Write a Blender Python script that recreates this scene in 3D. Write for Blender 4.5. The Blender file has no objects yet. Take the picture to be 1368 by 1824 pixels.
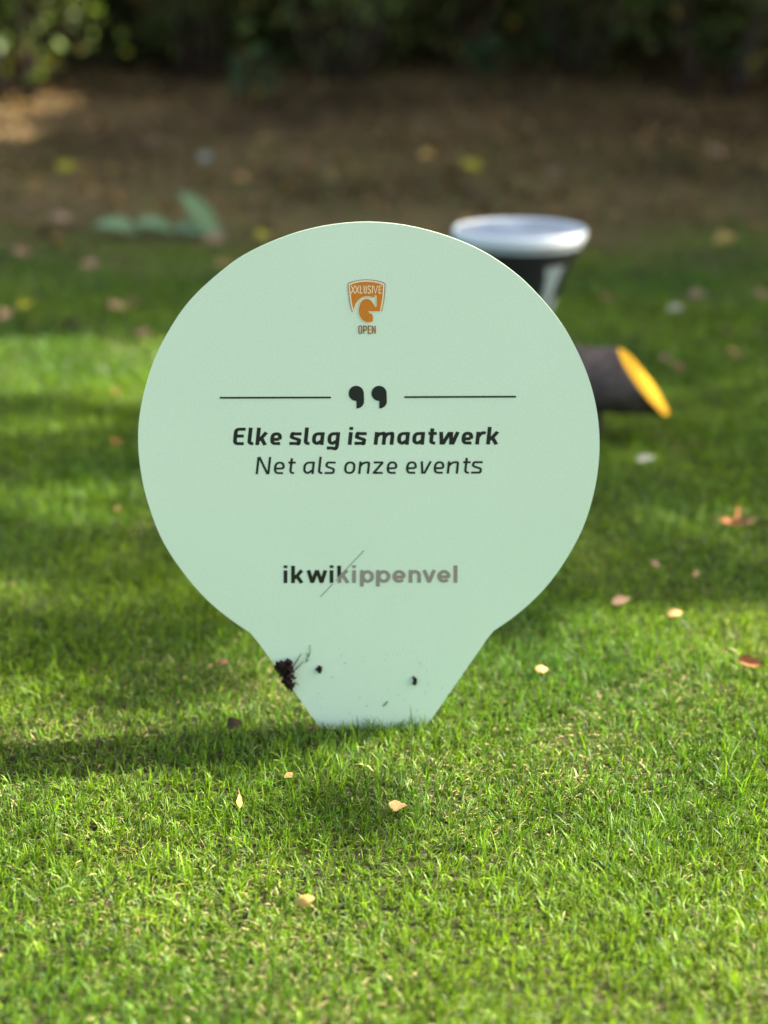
import bpy, bmesh, math, random
import numpy as np
from mathutils import Vector, Matrix, Quaternion

rng = np.random.default_rng(7)
random.seed(7)
R = math.radians
scene = bpy.context.scene
col = scene.collection

# ------------------------------------------------------------------ camera
F = 2530.0                      # focal length in photograph pixels (1368 x 1824)
PITCH = R(20.2)
CAM = Vector((0.0, 0.0, 0.81))
cam_d = bpy.data.cameras.new('camera')
cam = bpy.data.objects.new('camera', cam_d)
col.objects.link(cam)
cam.location = CAM
cam.rotation_euler = (R(90) - PITCH, 0, 0)
cam_d.sensor_fit = 'VERTICAL'
cam_d.sensor_height = 36.0
cam_d.sensor_width = 27.0
cam_d.lens = F / 1824.0 * 36.0
cam_d.clip_start = 0.05
cam_d.clip_end = 500.0
cam_d.dof.use_dof = True
cam_d.dof.focus_distance = 1.47
cam_d.dof.aperture_fstop = 2.1
scene.camera = cam

# ------------------------------------------------------------------ light
SUN_EL, SUN_AZ = R(40), math.atan2(0.98, 0.20)
SUN = Vector((math.sin(SUN_AZ) * math.cos(SUN_EL), math.cos(SUN_AZ) * math.cos(SUN_EL), math.sin(SUN_EL)))
w = bpy.data.worlds.new('World')
scene.world = w
w.use_nodes = True
wn = w.node_tree.nodes
sky = wn.new('ShaderNodeTexSky')
sky.sky_type = 'NISHITA'
sky.sun_disc = False
sky.sun_elevation = SUN_EL
sky.sun_rotation = SUN_AZ
sky.dust_density = 5.0
sky.ozone_density = 0.2
wn['Background'].inputs['Strength'].default_value = 0.10
w.node_tree.links.new(sky.outputs['Color'], wn['Background'].inputs['Color'])
sd = bpy.data.lights.new('sun', 'SUN')
sd.energy = 5.0
sd.angle = R(0.53)
sd.color = (1.0, 0.93, 0.82)
so = bpy.data.objects.new('sun', sd)
col.objects.link(so)
so.location = SUN * 30
so.rotation_euler = SUN.to_track_quat('Z', 'Y').to_euler()

vs = scene.view_settings
vs.view_transform = 'Standard'
vs.look = 'None'
vs.gamma = 1.0
vs.use_curve_mapping = False
vs.exposure = 2.42
scene.cycles.use_denoising = True
scene.cycles.use_adaptive_sampling = False
scene.cycles.max_bounces = 8
scene.cycles.transmission_bounces = 6
scene.cycles.sample_clamp_indirect = 8.0

# ------------------------------------------------------------------ helpers
fwd = Vector((0, math.cos(PITCH), -math.sin(PITCH)))
up = Vector((0, math.sin(PITCH), math.cos(PITCH)))
right = Vector((1, 0, 0))

def ray(px, py):
    return fwd + right * ((px - 684.0) / F) - up * ((py - 912.0) / F)

def ground_at(px, py, z=0.0):
    d = ray(px, py)
    return CAM + d * ((z - CAM.z) / d.z)

SY = 1.467                       # the sign's front face stands in the plane y = SY
def sign_at(px, py, off=0.0):
    d = ray(px, py)
    return CAM + d * ((SY - off - CAM.y) / d.y)

def plane_y(px, py, y):
    d = ray(px, py)
    return CAM + d * ((y - CAM.y) / d.y)

def mat(name):
    m = bpy.data.materials.new(name)
    m.use_nodes = True
    return m, m.node_tree.nodes, m.node_tree.links, m.node_tree.nodes['Principled BSDF']

def simple_mat(name, rgb, rough=0.6, spec=0.4, var=0.15, scale=60.0, bump=0.0, coat=0.0):
    m, n, l, p = mat(name)
    tc = n.new('ShaderNodeTexCoord')
    nz = n.new('ShaderNodeTexNoise'); nz.inputs['Scale'].default_value = scale; nz.inputs['Detail'].default_value = 5
    l.new(tc.outputs['Object'], nz.inputs['Vector'])
    mr = n.new('ShaderNodeMapRange'); mr.inputs['To Min'].default_value = 1 - var; mr.inputs['To Max'].default_value = 1 + var
    mr.inputs['From Min'].default_value = 0.3; mr.inputs['From Max'].default_value = 0.7
    l.new(nz.outputs['Fac'], mr.inputs['Value'])
    mx = n.new('ShaderNodeVectorMath'); mx.operation = 'SCALE'
    mx.inputs[0].default_value = rgb
    l.new(mr.outputs['Result'], mx.inputs['Scale'])
    l.new(mx.outputs['Vector'], p.inputs['Base Color'])
    p.inputs['Roughness'].default_value = rough
    p.inputs['Specular IOR Level'].default_value = spec
    p.inputs['Coat Weight'].default_value = coat
    if bump:
        b = n.new('ShaderNodeBump'); b.inputs['Strength'].default_value = bump; b.inputs['Distance'].default_value = 0.002
        l.new(nz.outputs['Fac'], b.inputs['Height']); l.new(b.outputs['Normal'], p.inputs['Normal'])
    return m

def leaf_mat(name, rough=0.5, spec=0.35, trans=0.35, gain=1.6):
    """Colour from the point attribute Col; light passes through the blade."""
    m, n, l, p = mat(name)
    at = n.new('ShaderNodeAttribute'); at.attribute_name = 'Col'
    l.new(at.outputs['Color'], p.inputs['Base Color'])
    p.inputs['Roughness'].default_value = rough
    p.inputs['Specular IOR Level'].default_value = spec
    tr = n.new('ShaderNodeBsdfTranslucent')
    sc = n.new('ShaderNodeVectorMath'); sc.operation = 'MULTIPLY'
    sc.inputs[1].default_value = (gain * 1.05, gain, gain * 0.5)
    l.new(at.outputs['Color'], sc.inputs[0]); l.new(sc.outputs['Vector'], tr.inputs['Color'])
    mx = n.new('ShaderNodeMixShader'); mx.inputs['Fac'].default_value = trans
    l.new(p.outputs['BSDF'], mx.inputs[1]); l.new(tr.outputs['BSDF'], mx.inputs[2])
    l.new(mx.outputs['Shader'], n['Material Output'].inputs['Surface'])
    return m

def link(o, parent=None):
    col.objects.link(o)
    if parent is not None:
        o.parent = parent
        o.matrix_parent_inverse = Matrix.Translation(parent.location).inverted() if parent.rotation_euler[:] == (0, 0, 0) else parent.matrix_basis.inverted()
    return o

def tag(o, label=None, cat=None, group=None, kind=None):
    if label: o['label'] = label
    if cat: o['category'] = cat
    if group: o['group'] = group
    if kind: o['kind'] = kind
    return o

def mesh_np(name, verts, tris, material, cols=None, parent=None, smooth=False):
    verts = np.asarray(verts, dtype=np.float32); tris = np.asarray(tris, dtype=np.int32)
    me = bpy.data.meshes.new(name)
    me.vertices.add(len(verts)); me.vertices.foreach_set('co', verts.ravel())
    nf = len(tris)
    me.loops.add(nf * 3); me.loops.foreach_set('vertex_index', tris.ravel())
    me.polygons.add(nf)
    me.polygons.foreach_set('loop_start', np.arange(nf, dtype=np.int32) * 3)
    if smooth:
        me.polygons.foreach_set('use_smooth', np.ones(nf, dtype=bool))
    me.update(calc_edges=True)
    if cols is not None:
        a = me.attributes.new('Col', 'FLOAT_COLOR', 'POINT')
        c = np.ones((len(verts), 4), dtype=np.float32); c[:, :3] = cols
        a.data.foreach_set('color', c.ravel())
    me.materials.append(material)
    return link(bpy.data.objects.new(name, me), parent)

def mesh_py(name, verts, faces, material, parent=None, smooth=False):
    me = bpy.data.meshes.new(name)
    me.from_pydata([tuple(v) for v in verts], [], faces)
    me.update()
    if smooth:
        for p in me.polygons: p.use_smooth = True
    me.materials.append(material)
    return link(bpy.data.objects.new(name, me), parent)

def bm_obj(name, bm, material, parent=None, smooth=False):
    me = bpy.data.meshes.new(name)
    bm.to_mesh(me); bm.free()
    if smooth:
        for p in me.polygons: p.use_smooth = True
    me.materials.append(material)
    return link(bpy.data.objects.new(name, me), parent)

def empty(name, loc):
    o = bpy.data.objects.new(name, None)
    o.empty_display_size = 0.05
    o.location = loc
    col.objects.link(o)
    return o

def tube(bm, pts, radii, seg=8, caps=True):
    rings = []
    pts = [Vector(p) for p in pts]
    for i, p in enumerate(pts):
        d = (pts[min(i + 1, len(pts) - 1)] - pts[max(i - 1, 0)]).normalized()
        a = d.orthogonal().normalized() if abs(d.z) < 0.9 else d.cross(Vector((0, 1, 0))).normalized()
        b = d.cross(a)
        rings.append([bm.verts.new(p + (a * math.cos(t) + b * math.sin(t)) * radii[i]) for t in [2 * math.pi * k / seg for k in range(seg)]])
    for r0, r1 in zip(rings, rings[1:]):
        for k in range(seg):
            bm.faces.new((r0[k], r0[(k + 1) % seg], r1[(k + 1) % seg], r1[k]))
    if caps:
        bm.faces.new(rings[0][::-1]); bm.faces.new(rings[-1])

def lathe(name, prof, material, parent, center, seg=64, smooth=True):
    """prof: (radius, z) list, revolved about a vertical axis through center."""
    vs_, fs = [], []
    for r, z in prof:
        for k in range(seg):
            t = 2 * math.pi * k / seg
            vs_.append((center[0] + r * math.cos(t), center[1] + r * math.sin(t), center[2] + z))
    for i in range(len(prof) - 1):
        for k in range(seg):
            a, b = i * seg + k, i * seg + (k + 1) % seg
            fs.append((a, b, b + seg, a + seg))
    o = mesh_py(name, vs_, fs, material, parent, smooth)
    return o

def vnoise(x, y, f, seed=0):
    """cheap smooth 2-d noise, about -1..1"""
    s = seed * 12.9898
    return (np.sin(x * f + 1.7 * np.sin(y * f * 0.7 + s) + s) + np.sin(y * f * 1.13 + 1.9 * np.sin(x * f * 0.81 + 2.1 * s) + 0.5 * s)
            + 0.6 * np.sin((x + y) * f * 1.9 + s * 3.1 + 1.3 * np.sin((x - y) * f * 1.4))) / 2.6

# ------------------------------------------------------------------ materials
M_blade = leaf_mat('grass_blade', 0.48, 0.28, 0.3, 1.8)
M_foliage = leaf_mat('foliage', 0.45, 0.35, 0.3, 1.5)
M_dry = leaf_mat('dry_leaf', 0.65, 0.25, 0.2, 1.2)
M_bark = simple_mat('bark', (0.07, 0.05, 0.035), 0.9, 0.2, 0.5, 14, 1.0)
M_soil = simple_mat('soil', (0.020, 0.013, 0.009), 0.95, 0.15, 0.6, 400, 0.5)

# ground: soil and thatch under the lawn, brown humus further back
M_ground, n, l, p = mat('ground')
tc = n.new('ShaderNodeTexCoord')
n1 = n.new('ShaderNodeTexNoise'); n1.inputs['Scale'].default_value = 1.6; n1.inputs['Detail'].default_value = 8
n2 = n.new('ShaderNodeTexNoise'); n2.inputs['Scale'].default_value = 45; n2.inputs['Detail'].default_value = 6
l.new(tc.outputs['Object'], n1.inputs['Vector']); l.new(tc.outputs['Object'], n2.inputs['Vector'])
sx = n.new('ShaderNodeSeparateXYZ'); l.new(tc.outputs['Object'], sx.inputs[0])
ad = n.new('ShaderNodeMath'); ad.operation = 'MULTIPLY_ADD'; ad.inputs[1].default_value = 1.6
l.new(n1.outputs['Fac'], ad.inputs[0]); l.new(sx.outputs['Y'], ad.inputs[2])
mr = n.new('ShaderNodeMapRange'); mr.inputs['From Min'].default_value = 4.9; mr.inputs['From Max'].default_value = 6.0
l.new(ad.outputs[0], mr.inputs['Value'])
r1 = n.new('ShaderNodeValToRGB')
r1.color_ramp.elements[0].position = 0.35; r1.color_ramp.elements[0].color = (0.018, 0.018, 0.007, 1)
r1.color_ramp.elements[1].position = 0.68; r1.color_ramp.elements[1].color = (0.06, 0.06, 0.022, 1)
l.new(n2.outputs['Fac'], r1.inputs['Fac'])
r2 = n.new('ShaderNodeValToRGB')
r2.color_ramp.elements[0].position = 0.3; r2.color_ramp.elements[0].color = (0.065, 0.042, 0.017, 1)
r2.color_ramp.elements[1].position = 0.7; r2.color_ramp.elements[1].color = (0.19, 0.125, 0.05, 1)
l.new(n2.outputs['Fac'], r2.inputs['Fac'])
mx = n.new('ShaderNodeMix'); mx.data_type = 'RGBA'
l.new(mr.outputs['Result'], mx.inputs['Factor']); l.new(r1.outputs['Color'], mx.inputs['A']); l.new(r2.outputs['Color'], mx.inputs['B'])
n3 = n.new('ShaderNodeTexNoise'); n3.inputs['Scale'].default_value = 0.9; n3.inputs['Detail'].default_value = 3
l.new(tc.outputs['Object'], n3.inputs['Vector'])
m3 = n.new('ShaderNodeMapRange'); m3.inputs['From Min'].default_value = .35; m3.inputs['From Max'].default_value = .65
m3.inputs['To Min'].default_value = .55; m3.inputs['To Max'].default_value = 1.4
l.new(n3.outputs['Fac'], m3.inputs['Value'])
s3 = n.new('ShaderNodeVectorMath'); s3.operation = 'SCALE'
l.new(mx.outputs['Result'], s3.inputs[0]); l.new(m3.outputs['Result'], s3.inputs['Scale'])
l.new(s3.outputs['Vector'], p.inputs['Base Color'])
p.inputs['Roughness'].default_value = 0.95
p.inputs['Specular IOR Level'].default_value = 0.15
bp = n.new('ShaderNodeBump'); bp.inputs['Distance'].default_value = 0.01
l.new(n2.outputs['Fac'], bp.inputs['Height']); l.new(bp.outputs['Normal'], p.inputs['Normal'])

# ------------------------------------------------------------------ ground
g = bpy.data.objects.new('ground', bpy.data.meshes.new('ground'))
gx = np.concatenate([[-150, -60, -25, -12], np.linspace(-7, 7, 57), [12, 25, 60, 150]])
gy = np.concatenate([[-60, -20, -6], np.linspace(-1, 14, 61), [20, 40, 80, 200]])
X, Y = np.meshgrid(gx, gy)
def ground_z(x, y):
    rise = np.clip((y - 6.5) / 6.0, 0, 1) ** 1.6
    return rise * (0.34 + 0.10 * vnoise(x, y, 1.1, 4))
Z = ground_z(X, Y)
gv = np.stack([X.ravel(), Y.ravel(), Z.ravel()], 1)
nx_ = len(gx)
gf = [(j * nx_ + i, j * nx_ + i + 1, (j + 1) * nx_ + i + 1, (j + 1) * nx_ + i) for j in range(len(gy) - 1) for i in range(nx_ - 1)]
g.data.from_pydata(gv.tolist(), [], gf); g.data.update()
g.data.materials.append(M_ground)
for q in g.data.polygons: q.use_smooth = True
col.objects.link(g); tag(g, kind='structure')

# ------------------------------------------------------------------ trees that shade the place
def leaf_cloud(c, size, colr, droop=0.3):
    """one folded rhombic leaf per centre: 4 verts, 2 tris"""
    N = len(c)
    d = rng.normal(size=(N, 3)); d[:, 2] -= droop; d /= np.linalg.norm(d, axis=1)[:, None]
    q = rng.normal(size=(N, 3)); q[:, 2] += 0.6
    s = np.cross(d, q); s /= np.linalg.norm(s, axis=1)[:, None]
    nn = np.cross(s, d)
    L = size * rng.uniform(0.7, 1.3, N)[:, None]
    v = np.stack([c - d * L * 0.5, c + s * L * 0.34 - nn * L * 0.08, c + d * L * 0.5, c - s * L * 0.34 - nn * L * 0.08], 1).reshape(-1, 3)
    b = np.arange(N)[:, None] * 4
    t = np.concatenate([b + [0, 1, 2], b + [0, 2, 3]], 0)
    return v, t, np.repeat(colr, 4, 0)

def green(N, base, yellow=0.0):
    k = rng.uniform(0.6, 1.4, (N, 1))
    c = np.array(base) * k * rng.uniform(0.85, 1.15, (N, 3))
    if yellow:
        m = rng.random(N) < yellow
        c[m] = np.array((0.42, 0.30, 0.03)) * rng.uniform(0.6, 1.2, (m.sum(), 1))
        m = rng.random(N) < 0.16
        c[m] = np.array((0.17, 0.10, 0.045)) * rng.uniform(0.6, 1.3, (m.sum(), 1))
    return c

KS = 1 / math.tan(SUN_EL)
SHX, SHY = math.sin(SUN_AZ) * KS, math.cos(SUN_AZ) * KS
def open_to_sun(p):
    """probability that a leaf is missing because the lawn under it is sunlit"""
    x = p[:, 0] - p[:, 2] * SHX; y = p[:, 1] - p[:, 2] * SHY
    k = np.zeros(len(p))
    edge = 1.70 + 0.10 * np.clip(x / 0.5, -1.2, 1.2) + 0.05 * vnoise(x, y * 0, 9, 2)
    front = y < edge
    k[front] = 1.0
    veil = (y > 1.06 + 0.05 * vnoise(x, y, 8, 21)) & (y < 1.34) & (x > -0.32 + 0.1 * vnoise(x, y, 7, 22))
    k[veil] = 0.94
    left = (y > 1.37) & (y < edge) & (x < -0.12 - 0.5 * (y - 1.4))
    k[left] = 0.30
    strip = (np.abs(y - 3.2 - 0.05 * x) < 0.29 + 0.05 * vnoise(x, y, 6, 3)) & (x < -0.2) & (x > -2.2)
    k[strip] = 1.0
    for cx, cy, rx, ry in ((-2.55, 9.3, 0.55, 0.7), (-2.2, 8.2, 0.25, 0.25), (-1.9, 11.0, 0.3, 0.3), (-1.2, 11.3, 0.3, 0.25), (2.9, 4.9, 0.2, 0.25), (-2.8, 11.2, 0.3, 0.3)):
        k[((x - cx) / rx) ** 2 + ((y - cy) / ry) ** 2 < 1] = 1.0
    return k

def tree(name, trunk_xy, crown_c, crown_r, nleaf, size, base, label, group, filt=True):
    root = empty(name, (trunk_xy[0], trunk_xy[1], 0))
    c = np.array(crown_c); r = np.array(crown_r)
    ncl = 46
    d = rng.normal(size=(ncl, 3)); d /= np.linalg.norm(d, axis=1)[:, None]
    cl = c + d * r * (rng.random((ncl, 1)) ** 0.45)
    bm = bmesh.new()
    t0 = Vector((trunk_xy[0], trunk_xy[1], -0.1)); t1 = Vector(crown_c)
    pts = [t0.lerp(t1, k) + Vector((0.12 * math.sin(5 * k + crown_c[0]), 0.1 * math.sin(4 * k), 0)) * k for k in (0, 0.03, 0.2, 0.45, 0.7, 1)]
    pts[2].xy = pts[2].xy * 0.4 + t0.xy * 0.6
    tube(bm, pts, [0.26, 0.19, 0.16, 0.13, 0.09, 0.03], 10)
    for k in range(0, ncl, 3):
        a = pts[3 + k % 2]; e = Vector(cl[k])
        m_ = a.lerp(e, 0.5) + Vector((0, 0, 0.25))
        tube(bm, [a, m_, e], [0.06, 0.035, 0.01], 6)
    bm_obj('trunk', bm, M_bark, root, True)
    i = rng.integers(0, ncl, nleaf)
    p_ = cl[i] + rng.normal(size=(nleaf, 3)) * (r * 0.24)
    p_ = p_[p_[:, 2] > 1.35]
    if filt:
        p_ = p_[rng.random(len(p_)) >= open_to_sun(p_)]
    v, t, cc = leaf_cloud(p_, size, green(len(p_), base, 0.02))
    mesh_np('crown', v, t, M_foliage, cc, root)
    tag(root, label, 'tree', group)
    return root

GRN = (0.05, 0.085, 0.02)
H = 5.0
for sxy in ((0.2, 4.2), (-2.6, 5.6), (2.9, 5.2), (0.3, 8.2), (-2.7, 9.4), (3.2, 9.2), (0.4, 12.2), (-3.4, 13.0), (3.6, 13.2), (-5.4, 10.8), (0.2, 15.8)):
    cx, cy = sxy[0] + H * SHX, sxy[1] + H * SHY
    tx = max(cx, 3.2 + 0.26 * cy)
    tree('shade_tree', (tx, cy), (cx, cy, H), (2.5, 2.5, 1.9), 9500, 0.17, GRN,
         'leafy tree beside the lawn whose crown shades it', 'shade trees beside the lawn')
for x in (-4.6, -0.9, 3.4):
    tree('woodland_tree', (x, 13.6), (x * 0.8, 11.4, 5.0), (2.7, 2.6, 1.6), 4500, 0.17, (0.045, 0.07, 0.015),
         'woodland tree standing behind the shrubs, its boughs hanging over the litter', 'woodland trees behind the shrubs')

# ------------------------------------------------------------------ shrubs at the back
def shrub(x, y, rx, h, n_, base, yellow, low=0.12, size=0.075, name='shrub', label='dark green shrub with bare stems along the edge of the leaf litter', cat='shrub', group='shrubs along the edge of the litter'):
    z0 = float(ground_z(np.array(x), np.array(y)))
    root = empty(name, (x, y, z0))
    bm = bmesh.new()
    tips = []
    for k in range(9):
        a = rng.uniform(0, 2 * math.pi); rr = rx * rng.uniform(0.3, 1.0)
        e = Vector((x + rr * math.cos(a), y + rr * 0.7 * math.sin(a), z0 + h * rng.uniform(0.5, 1.0)))
        b_ = Vector((x + 0.15 * math.cos(a), y + 0.12 * math.sin(a), z0 - 0.03))
        m_ = b_.lerp(e, 0.55) + Vector((0, 0, 0.12 * h))
        tube(bm, [b_, b_.lerp(m_, 0.5), m_, e], [.022 * min(1, h), .018 * min(1, h), .012 * min(1, h), .004], 6)
        tips += [m_, e, m_.lerp(e, 0.5), b_.lerp(m_, 0.6)]
    bm_obj('stems', bm, M_bark, root, True)
    tips = np.array([tuple(t) for t in tips])
    i = rng.integers(0, len(tips), n_)
    c = tips[i] + rng.normal(size=(n_, 3)) * np.array((0.24, 0.22, 0.2)) * min(1, rx * 1.2)
    if low == 0:
        k_ = rng.random(len(c)) < 0.45
        c[k_, 2] = z0 + 0.02 + rng.random(k_.sum()) * 0.9
        c[k_, 0] = x + rng.uniform(-.75, .75, k_.sum())
    c = c[c[:, 2] > z0 + low + low * np.sin(c[:, 0] * 3)]
    v, t, cc = leaf_cloud(c, size, green(len(c), base, yellow))
    mesh_np('crown', v, t, M_foliage, cc, root)
    tag(root, label, cat, group)
    return root
for k, x in enumerate(np.linspace(-5.4, 5.4, 12)):
    yy = 10.6 + (1.0, -.7, .3, -.9, .5, -.2, .9, .1, -.5, .8, -.3, .4)[k]
    gcol = np.array((0.11, 0.155, 0.032)) * (0.7, 1.1, .8, 1.2, .9, 1.35, 1.0, .7, 1.1, .8, 1, 1)[k]
    shrub(x + rng.uniform(-0.2, 0.2), yy, 0.9, 1.8, 1500, gcol, 0.03, (0.12, .05, .18, .03, .1, .04, .15, .08, .05, .12, .1, .1)[k])
for k, x in enumerate(np.linspace(-6.2, 6.2, 13)):
    shrub(x, 12.4 + 0.4 * math.sin(k * 1.7), 1.1, 2.4, 6500, (0.10, 0.12, 0.034), 0.02, 0, 0.11,
          label='dense dark bush reaching the ground behind the front shrubs', group='dense bushes behind the front shrubs')
for px, py, hh in ((455, 225, .34), (690, 165, .4), (960, 190, .36), (1150, 170, .45), (250, 170, .3), (1290, 190, .35), (860, 200, .3)):
    q = ground_at(px, py)
    shrub(q.x, q.y, .16, hh, 130, (0.05, 0.11, 0.03), .02, 0.02, .06, 'seedling', 'small green seedling sprouting from the brown leaf litter', 'seedling', 'seedlings in the leaf litter')

# ------------------------------------------------------------------ lawn: real blades
def cell_hash(i, j, k):
    h = np.sin(i * 127.1 + j * 311.7 + k * 74.7) * 43758.5453
    return h - np.floor(h)

def blades(n_, x, y, Lmin, Lmax, wid, segs, straw):
    # blades grow in small tufts with darker gaps between them
    cs = 0.013
    ci, cj = np.floor(x / cs), np.floor(y / cs)
    h1, h2, h3, h4 = (cell_hash(ci, cj, k) for k in (1, 2, 3, 4))
    tx, ty = (ci + 0.2 + 0.6 * h1) * cs, (cj + 0.2 + 0.6 * h2) * cs
    x = x + (tx - x) * 0.36 * (h3 > 0.25); y = y + (ty - y) * 0.36 * (h3 > 0.25)
    tone = (0.72 + 0.56 * h4)[:, None]
    az = rng.uniform(0, 2 * math.pi, n_)
    flow = 2.2 * vnoise(x, y, 7, 1) + 1.2 * vnoise(x, y, 23, 5)
    lean_dir = np.where(rng.random(n_) < 0.35, flow + rng.normal(0, 0.7, n_), rng.uniform(0, 2 * math.pi, n_))
    lean = np.abs(rng.normal(0.72, 0.55, n_))
    L = rng.uniform(Lmin, Lmax, n_) * (1 + 0.28 * vnoise(x, y, 13, 8)) * (1 + 0.15 * vnoise(x, y, 3.1, 6)) * (0.75 + 0.5 * h3)
    tall = rng.random(n_) < 0.022
    L[tall] *= 1.8
    W = wid * rng.uniform(0.55, 1.35, n_)
    dead = rng.random(n_) < np.clip(straw + 0.22 * (vnoise(x, y, 11, 9) - 0.35), 0.02, 1)
    lean[dead] += 0.9; L[dead] *= 0.8
    # height and reach along the blade
    ca, sa = np.cos(lean_dir), np.sin(lean_dir)
    wx, wy = np.cos(az), np.sin(az)
    ts = {3: (0, 0.38, 0.74, 1.0), 2: (0, 0.5, 1.0)}[segs]
    vs_ = []
    z0 = ground_z(x, y)
    for t in ts:
        ang = lean * (0.35 + 0.75 * t)
        rch = L * t * np.sin(np.minimum(ang, 1.45)); hgt = L * t * np.cos(np.minimum(ang, 1.45))
        cxp, cyp = x + ca * rch, y + sa * rch
        wd = W * 0.5 * (1 - 0.85 * max(0.0, t - 0.15) ** 1.4)
        if t < 1:
            vs_.append(np.stack([cxp - wx * wd, cyp - wy * wd, z0 + hgt], 1))
            vs_.append(np.stack([cxp + wx * wd, cyp + wy * wd, z0 + hgt], 1))
        else:
            vs_.append(np.stack([cxp, cyp, z0 + hgt], 1))
    nv = len(vs_)
    v = np.stack(vs_, 1).reshape(-1, 3)
    b = (np.arange(n_) * nv)[:, None]
    tr = []
    for s in range(segs - 1):
        tr += [[2 * s, 2 * s + 1, 2 * s + 3], [2 * s, 2 * s + 3, 2 * s + 2]]
    tr.append([2 * segs - 2, 2 * segs - 1, 2 * segs])
    t = np.concatenate([b + q for q in tr], 0)
    # colours
    c = np.empty((n_, 3))
    u = np.clip(0.5 + 0.5 * vnoise(x, y, 5.5, 11) + rng.normal(0, 0.28, n_), 0, 1)[:, None]
    c[:] = np.array((0.04, 0.11, 0.006)) * (1 - u) + np.array((0.125, 0.205, 0.007)) * u
    blue = rng.random(n_) < 0.12
    c[blue] = np.array((0.09, 0.155, 0.05))
    c *= rng.uniform(0.45, 1.6, (n_, 1)) * tone
    c[dead] = np.array((0.46, 0.40, 0.17)) * rng.uniform(0.5, 1.3, (dead.sum(), 1))
    cc = np.repeat(c, nv, 0).reshape(n_, nv, 3)
    foot_shade = np.array([0.6 if k < 2 else 1.0 for k in range(nv)])
    pale = 1 - foot_shade                                    # blade feet painted darker as self-shadow, with a dull sheath tint mixed in
    cc = cc * foot_shade[None, :, None] + np.array((0.10, 0.10, 0.035))[None, None] * pale[None, :, None] * 0.6
    return v, t, cc.reshape(-1, 3)

def half_width(y):
    return 0.315 * y + 0.10

def scatter(y0, y1, dens, margin):
    wmax = half_width(y1) + margin
    N = int(dens * (y1 - y0) * 2 * wmax)
    x = rng.uniform(-wmax, wmax, N); y = rng.uniform(y0, y1, N)
    keep = np.abs(x) < half_width(y) + margin
    return x[keep], y[keep]

parts = []
def add_zone(y0, y1, dens, margin, Lmin, Lmax, wid, segs, straw):
    x, y = scatter(y0, y1, dens, margin)
    # lawn thins out into the litter
    k = np.clip((5.25 + 0.35 * vnoise(x, y, 2.2, 12) + 0.25 * vnoise(x, y, 6.1, 13) - y) / 1.5, 0.0, 1) 
    keep = rng.random(len(x)) < np.maximum(k, 0.07 * (y < 8.0))
    # bare thatchy patches
    keep &= rng.random(len(x)) < np.clip(1.15 - 0.30 * np.maximum(0, vnoise(x, y, 9.5, 14) - 0.35) * 2, 0.35, 1)
    # nothing grows inside the board
    keep &= ~((np.abs(y - SY - 0.002) < 0.004) & (x > -0.10) & (x < 0.08))
    x, y = x[keep], y[keep]
    parts.append(blades(len(x), x, y, Lmin, Lmax, wid, segs, straw))
add_zone(0.70, 1.30, 165000, 0.16, 0.008, 0.020, 0.0013, 3, 0.15)
add_zone(1.30, 2.05, 132000, 0.22, 0.008, 0.020, 0.00135, 3, 0.145)
add_zone(2.05, 3.10, 52000, 0.45, 0.011, 0.028, 0.0023, 2, 0.10)
add_zone(3.10, 4.2, 22000, 0.7, 0.012, 0.030, 0.0034, 2, 0.08)
add_zone(4.2, 5.9, 18000, 0.7, 0.012, 0.030, 0.0036, 2, 0.24)
add_zone(5.9, 8.5, 9000, 0.5, 0.015, 0.035, 0.005, 2, 0.2)
for y0, y1, dens, m0 in ((0.55, 2.05, 36000, 0.14), (2.05, 3.10, 20000, 0.43), (3.10, 5.2, 9000, 0.68)):
    x, y = scatter(y0, y1, dens, m0 + 0.75)
    k = np.abs(x) > half_width(y) + m0
    parts.append(blades(k.sum(), x[k], y[k], 0.010, 0.026, 0.0032, 2, 0.12))
V, T, C = [], [], []
o_ = 0
for v, t, c in parts:
    V.append(v); T.append(t + o_); C.append(c); o_ += len(v)
lawn = mesh_np('grass', np.concatenate(V), np.concatenate(T), M_blade, np.concatenate(C))
tag(lawn, 'short mown green lawn grass with pale dead blades', 'grass', kind='stuff')

# ------------------------------------------------------------------ leaf litter under the trees
N = 15000
x = rng.uniform(-5, 5, N); y = 4.3 + 8.7 * rng.random(N) ** 0.9
keep = rng.random(N) < np.clip((y - 4.7 + 0.5 * vnoise(x, y, 2.2, 12)) / 1.6, 0.03, 1)
x, y = x[keep], y[keep]; N = len(x)
c3 = np.stack([x, y, ground_z(x, y) + rng.uniform(0.005, 0.03, N)], 1)
d = rng.normal(size=(N, 3)); d[:, 2] *= 0.35; d /= np.linalg.norm(d, axis=1)[:, None]
q = rng.normal(size=(N, 3)) * 0.5 + np.array((0, 0, 1.0))
s = np.cross(d, q); s /= np.linalg.norm(s, axis=1)[:, None]
nn = np.cross(s, d); nn *= np.sign(nn[:, 2:3])
L = rng.uniform(0.03, 0.075, N)[:, None]
v = np.stack([c3 - d * L * .5, c3 + s * L * .33 + nn * L * .12, c3 + d * L * .5, c3 - s * L * .33 + nn * L * .12], 1).reshape(-1, 3)
b = np.arange(N)[:, None] * 4
t = np.concatenate([b + [0, 1, 2], b + [0, 2, 3]], 0)
pal = np.array([(0.15, 0.085, 0.03), (0.22, 0.135, 0.05), (0.10, 0.06, 0.025), (0.17, 0.12, 0.035), (0.32, 0.20, 0.08), (0.10, 0.10, 0.025)])
cc = pal[rng.choice(6, N, p=[.3, .2, .25, .12, .05, .08])] * rng.uniform(.7, 1.3, (N, 1)) * (1 + .38 * vnoise(x, y, 1.7, 31) + .2 * vnoise(x, y, 4.3, 32))[:, None]
lit_ = mesh_np('leaf_litter', v, t, M_dry, np.repeat(cc, 4, 0))
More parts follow.
